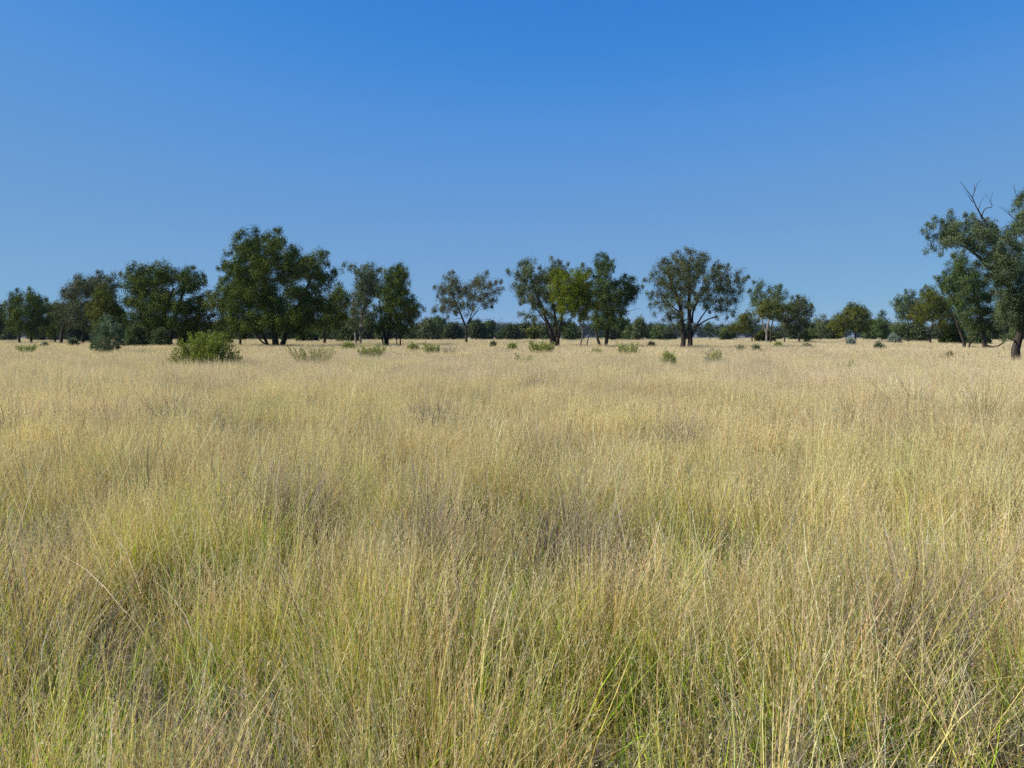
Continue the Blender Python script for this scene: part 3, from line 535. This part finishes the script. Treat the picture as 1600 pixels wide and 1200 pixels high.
tree('gum_tree', 'tall green gum behind the foremost tree, with a pale dead branch low down', 'tree', 66, 1510,
     [(1462, 432, 4), (1467, 438, 6), (1478, 430, 8), (1488, 422, 9), (1482, 412, 5), (1494, 404, 8), (1490, 396, 5), (1505, 398, 9), (1500, 412, 11), (1476, 444, 9), (1470, 452, 6), (1490, 438, 12), (1508, 428, 13), (1524, 420, 12), (1500, 452, 12), (1518, 445, 13), (1536, 440, 13), (1492, 466, 10), (1510, 468, 12), (1530, 464, 13), (1548, 460, 12), (1500, 482, 10), (1520, 486, 11), (1540, 484, 12), (1514, 502, 9), (1532, 505, 10), (1550, 505, 10), (1518, 518, 8), (1556, 488, 10), (1560, 520, 8), (1504, 495, 8), (1538, 520, 6)],
     [([(1508, 'g'), (1506, 535), (1502, 522), (1496, 508), (1490, 490)], .2), ([(1513, 'g'), (1516, 532), (1524, 526), (1534, 518)], .13), ([(1540, 'g'), (1538, 525), (1534, 500), (1528, 470), (1515, 440)], .24)], 'teal', dens=1.6, seed=37, hang=.7, bark=M_BARK,
     dead=[([[(1533, 524), (1532, 508), (1528, 495), (1524, 485), (1514, 482), (1503, 481)], [(1524, 486), (1524, 474), (1519, 466)]], .08)], deadmat=M_PALE,
     limbs=[([(1542, 540), (1552, 543), (1562, 540), (1570, 532), (1575, 525)], .12), ([(1514, 542), (1524, 541), (1530, 544), (1536, 540)], .05)])
tree('coolibah_tree', 'foremost tree, at the right edge, black trunk and bare twisted branches on top', 'tree', 34, 1588,
     [(1448, 362, 5), (1441, 360, 3), (1454, 352, 7), (1464, 346, 8), (1458, 368, 8), (1474, 352, 10), (1466, 374, 8), (1455, 382, 5), (1446, 392, 4), (1462, 388, 5), (1470, 396, 4), (1474, 386, 4), (1484, 340, 8), (1484, 331, 4), (1488, 358, 10), (1478, 372, 8), (1496, 350, 8), (1502, 366, 9),
      (1514, 352, 8), (1520, 342, 8), (1530, 346, 9), (1526, 360, 10), (1542, 350, 9), (1552, 346, 6), (1556, 358, 7), (1544, 366, 9), (1514, 374, 7), (1534, 378, 7), (1550, 378, 6),
      (1572, 362, 8), (1582, 374, 8), (1568, 378, 7), (1590, 360, 8), (1570, 395, 12), (1590, 400, 14), (1578, 420, 12), (1600, 425, 14), (1556, 410, 9), (1548, 430, 9), (1562, 440, 11), (1592, 306, 6), (1598, 298, 7), (1606, 312, 10), (1596, 318, 5), (1604, 335, 10), (1620, 320, 14), (1625, 350, 14), (1600, 350, 8),
      (1585, 470, 12), (1572, 482, 11), (1562, 492, 8), (1600, 465, 13), (1595, 490, 13), (1578, 500, 10), (1568, 510, 7), (1560, 504, 5), (1572, 520, 5), (1568, 530, 4), (1612, 480, 14), (1630, 460, 18), (1640, 430, 18), (1650, 390, 18), (1660, 350, 16), (1640, 490, 14), (1672, 420, 16), (1560, 455, 9), (1574, 455, 8), (1588, 480, 11, -28), (1574, 492, 10, -28), (1598, 494, 10, -30), (1586, 502, 8, -30), (1600, 508, 7, -28), (1590, 462, 10, -25), (1566, 475, 10, -22), (1562, 500, 7, -20), (1570, 524, 4, -15), (1558, 392, 10, -22), (1574, 410, 11, -22), (1562, 425, 10, -22), (1545, 392, 8, -20), (1535, 408, 9, 15), (1582, 436, 11, -20), (1596, 380, 11, -15), (1598, 445, 11, -22), (1540, 362, 8, -12), (1530, 368, 7, -12), (1560, 368, 8), (1580, 350, 7), (1594, 338, 6), (1508, 340, 6), (1470, 362, 8), (1492, 366, 7), (1590, 415, 11, -22), (1498, 372, 7, -16), (1512, 380, 6, -16), (1526, 388, 8, -16), (1540, 402, 9, -18), (1552, 418, 9, -18)],
     [([(1586, 'g'), (1588, 545), (1591, 525), (1597, 505), (1600, 485), (1590, 462), (1578, 448)], .27), ([(1594, 512), (1606, 490), (1616, 450), (1612, 400), (1606, 360)], .17)], 'blue', dens=1.6, seed=38, leaf=3.4, hang=.9, r0=.24, depth=.6,
     limbs=[([(1582, 455), (1570, 430), (1563, 405), (1552, 380), (1544, 358), (1536, 345), (1534, 337)], .10), ([(1578, 448), (1562, 438), (1548, 420), (1536, 405), (1520, 394), (1506, 384), (1494, 379), (1480, 377)], .11),
            ([(1597, 508), (1588, 510), (1574, 508), (1568, 514)], .06), ([(1606, 395), (1594, 388), (1578, 383), (1566, 376)], .06)],
     dead=[([[(1535, 342), (1530, 330), (1524, 322), (1520, 308), (1512, 300), (1507, 292), (1500, 283)], [(1520, 308), (1523, 298), (1525, 290), (1532, 281), (1535, 279)], [(1523, 300), (1522, 290), (1522, 285)], [(1520, 316), (1514, 307), (1509, 300)]], .055),
           ([[(1529, 328), (1532, 316), (1536, 309), (1540, 304), (1545, 310), (1548, 316)], [(1540, 304), (1538, 298)], [(1541, 305), (1547, 303)]], .022),
           ([[(1534, 338), (1537, 328), (1543, 323), (1546, 326), (1552, 323), (1549, 318), (1546, 315), (1550, 305), (1552, 299)]], .04),
           ([[(1602, 352), (1590, 346), (1580, 339), (1576, 334), (1568, 327), (1560, 322)], [(1579, 337), (1575, 328), (1566, 323)]], .035),
           ([[(1596, 346), (1594, 330), (1590, 312), (1586, 298), (1584, 287)], [(1586, 300), (1583, 292)], [(1592, 328), (1590, 326)]], .03),
           ([[(1545, 356), (1552, 352), (1558, 350)]], .02), ([[(1567, 535), (1570, 548), (1572, 556), (1571, 550)]], .012)])

# --- far tree line: each tree is a thing of its own
rg = np.random.default_rng(99)
def far_tree(x, top, w, pal, label, D, seed):
    r = np.random.default_rng(seed); top += r.normal() * 3; b = []; w *= 1.3; h = 532 - top; n = max(6, int(w * h / 32))
    for i in range(n):
        t = r.random(); yy = top + h * (.18 + .62 * t); ww = w * .5 * (1 - .55 * (1 - t) ** 2) * (1 if t < .8 else .85)
        b.append((x + (r.random() * 2 - 1) * ww * .8, yy, max(2.5, min(w, h) * (.16 + .10 * r.random()))))
    b.append((x + r.normal() * w * .12, top + h * .16, min(w, h) * .18))
    tree('gum_tree', label, 'tree', D, x, b, pal=pal, dens=1.9, seed=seed, group=G_F, leaf=4.0, twigs=False, extra=1)
FAR = [ # x, top, width, palette
 (668, 498, 22, 'grey'), (684, 494, 24, 'teal'), (704, 504, 20, 'far'), (745, 502, 22, 'far'), (764, 505, 22, 'teal'), (784, 511, 20, 'far'), (800, 509, 20, 'far'), (816, 503, 20, 'far'), (836, 506, 24, 'olive'), (856, 508, 20, 'far'), (888, 504, 20, 'teal'), (902, 513, 16, 'far'), (716, 508, 20, 'far'), (652, 506, 18, 'far'),
 (970, 496, 22, 'dark'), (984, 505, 18, 'teal'), (998, 500, 18, 'grey'), (1014, 508, 18, 'far'), (1030, 505, 20, 'teal'), (1046, 511, 18, 'far'), (955, 508, 16, 'far'), (1070, 512, 16, 'far'), (1142, 508, 16, 'far'), (1132, 514, 14, 'teal'),
 (1300, 503, 22, 'far'), (1360, 500, 20, 'teal'), (1392, 504, 20, 'far'), (1270, 500, 20, 'teal'), (1240, 506, 20, 'far'), (1216, 514, 16, 'far'), (1402, 504, 16, 'teal'), (1444, 508, 22, 'far'), (1470, 506, 22, 'far'), (1496, 508, 20, 'teal'), (1530, 504, 26, 'far'), (1560, 506, 26, 'far'), (1590, 506, 24, 'teal'),
 (6, 506, 22, 'far'), (58, 504, 24, 'teal'), (88, 502, 22, 'far'), (112, 505, 24, 'far'), (140, 506, 24, 'teal'), (200, 500, 28, 'teal'), (228, 502, 26, 'far'), (262, 500, 30, 'teal'), (300, 498, 28, 'far'), (330, 500, 26, 'teal'), (352, 500, 24, 'far'), (384, 500, 26, 'teal'), (412, 502, 24, 'far'), (452, 500, 26, 'teal'), (480, 496, 26, 'far'),
 (512, 494, 26, 'teal'), (536, 492, 24, 'far'), (552, 498, 22, 'teal'), (574, 496, 24, 'far'), (598, 502, 22, 'teal'), (622, 505, 20, 'far'), (638, 508, 16, 'teal')]
LAB = {'far': 'distant dull green gum in the far tree line', 'teal': 'distant dark bluish gum in the far tree line', 'grey': 'distant pale grey gum in the far tree line', 'olive': 'distant olive tree in the far tree line', 'dark': 'distant dark rounded tree in the far tree line'}
def where(x):
    for a, b, s in ((-99, 90, 'behind the twin-topped gum at far left'), (90, 180, 'behind the brownish tree of the left belt'), (180, 325, 'behind the broad gum with sky gaps'), (325, 500, 'behind the tallest tree'), (500, 560, 'behind the short one-trunked gum'), (560, 650, 'behind the multi-stemmed gum'),
                    (650, 700, 'just right of the left belt'), (700, 790, 'behind the lone forked tree'), (790, 925, 'behind the left of the middle clump'), (925, 1010, 'right of the middle clump'), (1010, 1150, 'behind the large spreading tree'),
                    (1150, 1290, 'behind the right middle trees'), (1290, 1400, 'beside the domed olive tree'), (1400, 1700, 'behind the right-hand belt')):
        if a <= x < b: return s
cnt = {}
for i, f in enumerate(FAR):
    base_l = LAB[f[3]].replace(' in the far tree line', ''); k = base_l + ', ' + where(f[0]); cnt.setdefault(k, []).append(i)
for k, ids in cnt.items():
    ids.sort(key=lambda i: FAR[i][0]); od = ['leftmost', 'second from left', 'third from left', 'fourth from left', 'fifth from left', 'sixth from left']
    for j, i in enumerate(ids):
        x, top, w, pal = FAR[i]; lab = k if len(ids) == 1 else (k + (', left one' if j == 0 else ', right one') if len(ids) == 2 else k + ', ' + od[j])
        far_tree(x, top, w, pal, lab, 190 + 35 * ((i * 37) % 10) / 10, 300 + i)

# --- distant wood on the skyline, reads as one mass
def skyline_wood():
    r = np.random.default_rng(8); D = 900; V, Q, Cc = [], [], []
    xs = np.arange(-750, 750, 3.2); n = len(xs); h = 10.5 + 3.5 * vnoise(xs, xs * 0, 40, 1) + 3.5 * vnoise(xs, xs * 0, 9, 2)
    B = [(np.array((x + r.normal(), D + r.random() * 30, hh * f)), 3.2, r.random() * .4) for x, hh in zip(xs, h) for f in (.3, .62, .86)]
    V, Q, Cc, _ = leaves_for(r, B, D, 'far', .9, 4.5, .3)
    o = link('distant_wood', make_mesh('distant_wood', V, Q, None, Cc, [M_LEAF])); tag(o, 'low band of bluish distant woodland along the skyline', 'woodland', kind='stuff')
skyline_wood()

# ------------------------------------------------------------------ shrubs in the grass
def shrub(name, label, x, y0, y1, w, pal, seed, yb=None, dens=1.0, leaf=2.2, fan=False, stems=7, cat='shrub', group='shrubs scattered in the grass'):
    """many thin leafy stems fanning from one foot; y0 top, y1 visible foot (grass top line) in photo pixels, w width"""
    GH = .5; D = dist_of(y1 + 1.5, GH); r = np.random.default_rng(seed); u = px(D); foot = P(x, 530, D); foot[2] = 0
    hw = w * .5 * u; H = (y1 - y0) * u + GH; ns = int(np.clip(w * (1.7 if not fan else .75) * (1 + dens), 14, 300))
    c0, c1 = (np.array(c) for c in PAL[pal]); chains = []; LP, LA = [], []
    for k in range(ns):
        a = r.random() * 6.283; q = math.sqrt(r.random()) if not fan else .25 + .75 * r.random() ** .8
        top = math.sqrt(max(0, 1 - q * q)) * .62 + .38 if not fan else .72 + .2 * q
        tip = np.array((math.cos(a) * q * hw, math.sin(a) * q * hw, H * top * (.72 + .34 * r.random())))
        if not fan and q > .7: tip[2] *= .5 + .5 * r.random()
        b = np.array((math.cos(a), math.sin(a), 0)) * hw * (.16 if fan else .38) * q * r.random(); b[2] = 0
        mid = b * .45 + tip * .55 + np.array((0, 0, -.10 * H)) * q + r.normal(size=3) * .04 * H
        ch = smooth_chain(r, [b, mid, tip], 7, .02 * H * .5); chains.append((ch, np.linspace(.0045, .0018, 7) * (1 + D * .045)))
        m = int((60 if not fan else 52) * dens * (1.25 if r.random() < .75 else .25)) + 3
        t = (.42 + .60 * r.random(m) ** .8) * 6; i = np.minimum(t.astype(int), 5); f = (t - i)[:, None]; p = ch[i] * (1 - f) + ch[i + 1] * f
        LP.append(p + r.normal(size=(m, 3)) * u * (1.6 if not fan else 1.2)); LA.append(np.repeat(unit(tip - mid)[None], m, 0))
    lp, la = np.concatenate(LP), np.concatenate(LA); n = len(lp); Ls = leaf * u; nrm = unit(r.normal(size=(n, 3)) + np.array((0, 0, .6)))
    ax = la * .8 + r.normal(size=(n, 3)) * .7; ax = unit(ax - nrm * (ax * nrm).sum(1, keepdims=True)); sd = np.cross(nrm, ax); l = Ls * (.5 + .8 * r.random((n, 1)))
    V = np.stack([lp, lp + ax * l * .5 + sd * l * .28, lp + ax * l, lp + ax * l * .5 - sd * l * .28], 1).reshape(-1, 3)
    mm = r.random((n, 1)); c = (c0 * (1 - mm) + c1 * mm) * (1 + .15 * r.normal(size=(n, 1)))
    root = bpy.data.objects.new(name, None); root.location = foot; COL.objects.link(root); tag(root, label, cat, group)
    v, q = tubes(chains, 4); tag(link('stems', make_mesh('stems', v, None, q, None, [M_TWIG], True), root), kind='stuff')
    link('foliage', make_mesh('foliage', V, None, np.arange(len(V)).reshape(-1, 4), np.repeat(np.clip(c, .01, .6), 4, 0), [M_SHRUB]), root); NTRI[0] += 2 * n
    return root
shrub('mound_shrub', 'largest bright green mounded shrub in front of the tallest tree', 322, 518, 567, 114, 'shrub', 51, dens=1.5, leaf=2.4)
tree('saltbush', 'blue-green leafy bush, taller than wide, in front of the wilga at left', 'shrub', dist_of(553.5, .5), 168,
     [(168, 499, 6), (160, 504, 6), (176, 503, 6), (168, 510, 9), (156, 514, 8), (180, 512, 8), (150, 524, 8), (164, 524, 11), (180, 524, 10), (189, 520, 6), (190, 530, 6), (147, 534, 6), (158, 536, 9), (172, 538, 8), (184, 536, 7), (193, 538, 4), (148, 544, 6), (158, 547, 7), (169, 548, 6), (176, 552, 4), (163, 493, 2.5), (172, 494, 2.5)],
     [[(168, 'g'), (168, 530), (166, 510)], [(166, 'g'), (158, 535), (154, 520)], [(170, 'g'), (178, 532), (182, 518)]], pal='sea', dens=1.0, leaf=2.6, hang=.5, r0=.03, bark=M_TWIG, seed=52, group='shrubs scattered in the grass', fuzz=.4, parts=('stem', 'stem', 'foliage'))
shrub('twiggy_shrub', 'wide twiggy yellow-green shrub fanning out right of the large mounded shrub', 486, 533, 566, 84, 'sprig', 53, dens=.42, fan=True, stems=15, leaf=1.9)
shrub('twiggy_shrub', 'yellow-green shrub with bare grey lower twigs below the pale-limbed gum', 580, 534, 557, 46, 'sprig', 54, dens=.8, fan=True, stems=9)
shrub('low_bush', 'flat green bush left of the shrub with bare grey twigs', 545, 534, 545, 26, 'sprig', 55, dens=.9)
shrub('low_bush', 'low flat green bush right of the multi-stemmed gum', 645, 536, 547, 24, 'sprig', 56, dens=.9)
shrub('twiggy_shrub', 'small v-shaped green shrub left of the lone forked tree', 673, 532, 552, 30, 'sprig', 57, dens=.8, fan=True)
shrub('twiggy_shrub', 'leafy yellow-green shrub at the foot of the middle clump\'s left tree', 846, 529, 553, 42, 'sprig', 58, dens=1.1, fan=True, stems=9)
shrub('low_bush', 'small yellow-green bush left of the leafy shrub of the middle clump', 801, 535, 546, 18, 'sprig', 59)
shrub('twiggy_shrub', 'faint sparse shrub low in the grass below the middle clump', 820, 549, 566, 36, 'sprig', 60, dens=.4, fan=True)
shrub('twiggy_shrub', 'thin yellow-green shrub right of the middle clump', 982, 530, 554, 38, 'sprig', 61, dens=.65, fan=True, stems=9)
shrub('low_bush', 'sparse green sprig between the middle clump\'s trunks and the thin shrub', 932, 540, 553, 18, 'sprig', 62, dens=.6, fan=True)
shrub('mound_shrub', 'spiky yellow-green shrub in front of the large spreading tree', 1045, 546, 569, 32, 'sprig', 63, dens=1.0, stems=9)
shrub('twiggy_shrub', 'grey-green twiggy shrub opening upward, right of the spiky yellow-green shrub', 1116, 538, 564, 28, 'sprig', 64, dens=.5, fan=True, stems=9)
shrub('low_bush', 'small grey-green bush at the left foot of the upward-opening twiggy shrub', 1103, 556, 565, 13, 'frost', 65, dens=.8)
shrub('low_bush', 'small blue-grey bush in the grass right of the large spreading tree', 1181, 539, 548, 16, 'blue', 66, dens=1.4)
shrub('saltbush', 'pale frosty blue bush left of the right-hand belt', 1397, 523, 536, 20, 'frost', 67, dens=1.8)
shrub('low_bush', 'grey-green low bush just left of the pale frosty bush', 1374, 534, 545, 20, 'blue', 68, dens=.9)
shrub('low_bush', 'pale grey tuft of a bush under the domed olive tree', 1330, 528, 539, 14, 'frost', 69, dens=1.3)
shrub('twiggy_shrub', 'small green sprig in open grass in front of the domed tree', 1336, 559, 574, 22, 'sprig', 70, dens=.5, fan=True)
shrub('twiggy_shrub', 'tiny green sprig just left of the small green sprig in open grass', 1314, 564, 573, 12, 'sprig', 71, dens=.45, fan=True)
shrub('low_bush', 'dull green low bush below the spreading olive tree of the right belt', 1484, 546, 558, 26, 'olive', 72, dens=.35)
shrub('twiggy_shrub', 'yellow-green sprawling shrub at far left below the twin-topped gum', 40, 534, 552, 38, 'sprig', 73, dens=.7, fan=True)
shrub('low_bush', 'small grey-green bush right of the sprawling far-left shrub', 69, 534, 542, 14, 'blue', 74)
shrub('low_bush', 'small blue-green bush left of the tall blue-green bush', 115, 527, 540, 14, 'blue', 75, dens=1.2)
shrub('low_bush', 'dark rounded understorey bush right of the tall blue-green bush', 212, 505, 541, 34, 'teal', 76, dens=1.5)
shrub('low_bush', 'dark green understorey bush left of the large mounded shrub', 250, 512, 541, 34, 'teal', 77, dens=1.5)
for k, (x, y0, y1, w, pal, lab) in enumerate((
    (300, 512, 539, 40, 'mixd', 'dark green undergrowth bush directly behind the large mounded shrub'),
    (345, 508, 537, 30, 'teal', 'dark bush under the left side of the tallest tree'),
    (130, 512, 534, 34, 'khaki', 'dull khaki undergrowth bush under the brownish tree'),
    (545, 510, 533, 34, 'teal', 'shaded bush between the short one-trunked gum and the pale-limbed gum'),
    (480, 512, 533, 30, 'dark', 'shaded bush under the right side of the tallest tree'),
    (1488, 512, 537, 34, 'mixd', 'green undergrowth bush left of the tall green gum'),
    (1530, 515, 538, 30, 'teal', 'shaded bush between the two feet of the tall green gum'),
    (1430, 514, 533, 30, 'teal', 'dark undergrowth bush at the left end of the right-hand belt'),
    (1195, 516, 533, 26, 'olive', 'low olive bush at the foot of the rounded olive tree'))):
    shrub('low_bush', lab, x, y0, y1, w, pal, 400 + k, dens=2.2, leaf=3.2, group='undergrowth bushes below the tree belts')
shrub('low_bush', 'grey low bush under the twin-topped gum, right one of two', 62, 514, 531.5, 30, 'brown', 78, dens=1.4)
shrub('low_bush', 'dull green low bush under the left-edge gum', 12, 512, 531.5, 24, 'grey', 79, dens=1.3)
shrub('low_bush', 'round grey bush between the twin-topped gum and brownish tree', 80, 518, 531.5, 18, 'purple', 80, dens=1.5)
shrub('low_bush', 'small green bush in the grass left of the domed tree, far off', 1216, 534, 541, 14, 'sprig', 81)
shrub('low_bush', 'dull low bush at the foot of the light grey-green gum', 1262, 536, 543, 26, 'grey', 82, dens=.6)
shrub('low_bush', 'sparse pale bush in the grass right of the arching limb', 1156, 536, 548, 18, 'brown', 83, dens=.4, fan=True)
shrub('low_bush', 'small green bush below the lone forked tree\'s right side', 771, 531, 543, 10, 'grey', 84, dens=.8)
shrub('low_bush', 'grey-green bush beside the left foot of the spreading tree', 1018, 533, 541, 14, 'blue', 85, dens=.8)

# ------------------------------------------------------------------ dead grass tussocks (one can count these)
def tussock(label, x, y, wpx, seed, pale=0, h=.5, lean=(0, 0), n=1):
    h = h + (.15 if y < 1000 else .06); r = np.random.default_rng(seed); D = dist_of(y, .42); c = P(x, y, D); w = wpx * px(D)
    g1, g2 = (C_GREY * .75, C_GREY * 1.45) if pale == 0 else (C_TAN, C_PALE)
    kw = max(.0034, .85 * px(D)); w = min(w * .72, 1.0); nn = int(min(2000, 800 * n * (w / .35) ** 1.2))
    a = blades(r, nn, w * .42, h * 1.1, .25, kw, .45, .9, g1 * .22, g1 * .75, g2, .4, 5, .45, lean)  # both layers: base colour darkened to paint shade inside the tussock
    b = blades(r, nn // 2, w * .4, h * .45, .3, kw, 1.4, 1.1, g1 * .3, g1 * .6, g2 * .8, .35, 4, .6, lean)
    s = spikes(r, a[3], 4, .018, kw * .35, g2, .4, .7)
    root = bpy.data.objects.new('dead_grass_tussock', None); root.location = (c[0], D, 0); COL.objects.link(root)
    tag(root, label, 'tussock', 'dead grass tussocks')
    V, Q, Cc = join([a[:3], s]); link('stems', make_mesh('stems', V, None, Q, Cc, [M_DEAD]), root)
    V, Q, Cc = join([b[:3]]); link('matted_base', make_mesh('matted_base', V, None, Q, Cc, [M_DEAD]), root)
for t in TUSS:
    tussock(*t)
print('leaf tris', NTRI[0])

# ------------------------------------------------------------------ air
def build_haze():
    x0, x1, y0, y1, z0, z1 = -2700, 2700, -2700, 2700, -1.2, 26
    v = [(x, y, z) for z in (z0, z1) for y in (y0, y1) for x in (x0, x1)]
    q = [(0, 2, 3, 1), (4, 5, 7, 6), (0, 1, 5, 4), (2, 6, 7, 3), (0, 4, 6, 2), (1, 3, 7, 5)]
    m = bpy.data.materials.new('haze'); m.use_nodes = True; nt = m.node_tree; nt.nodes.clear()
    o = nt.nodes.new('ShaderNodeOutputMaterial'); p = nt.nodes.new('ShaderNodeVolumePrincipled')
    p.inputs['Color'].default_value = (.55, .75, 1, 1); p.inputs['Density'].default_value = .00006
    nt.links.new(p.outputs[0], o.inputs['Volume'])
    tag(link('haze', make_mesh('haze', v, None, q, None, [m])), 'thin blue daylight haze over the plain', kind='stuff')
build_haze()

print('TRIS', sum(len(o.data.loop_triangles) if o.data.calc_loop_triangles() is None else 0 for o in COL.objects if o.type == 'MESH'))
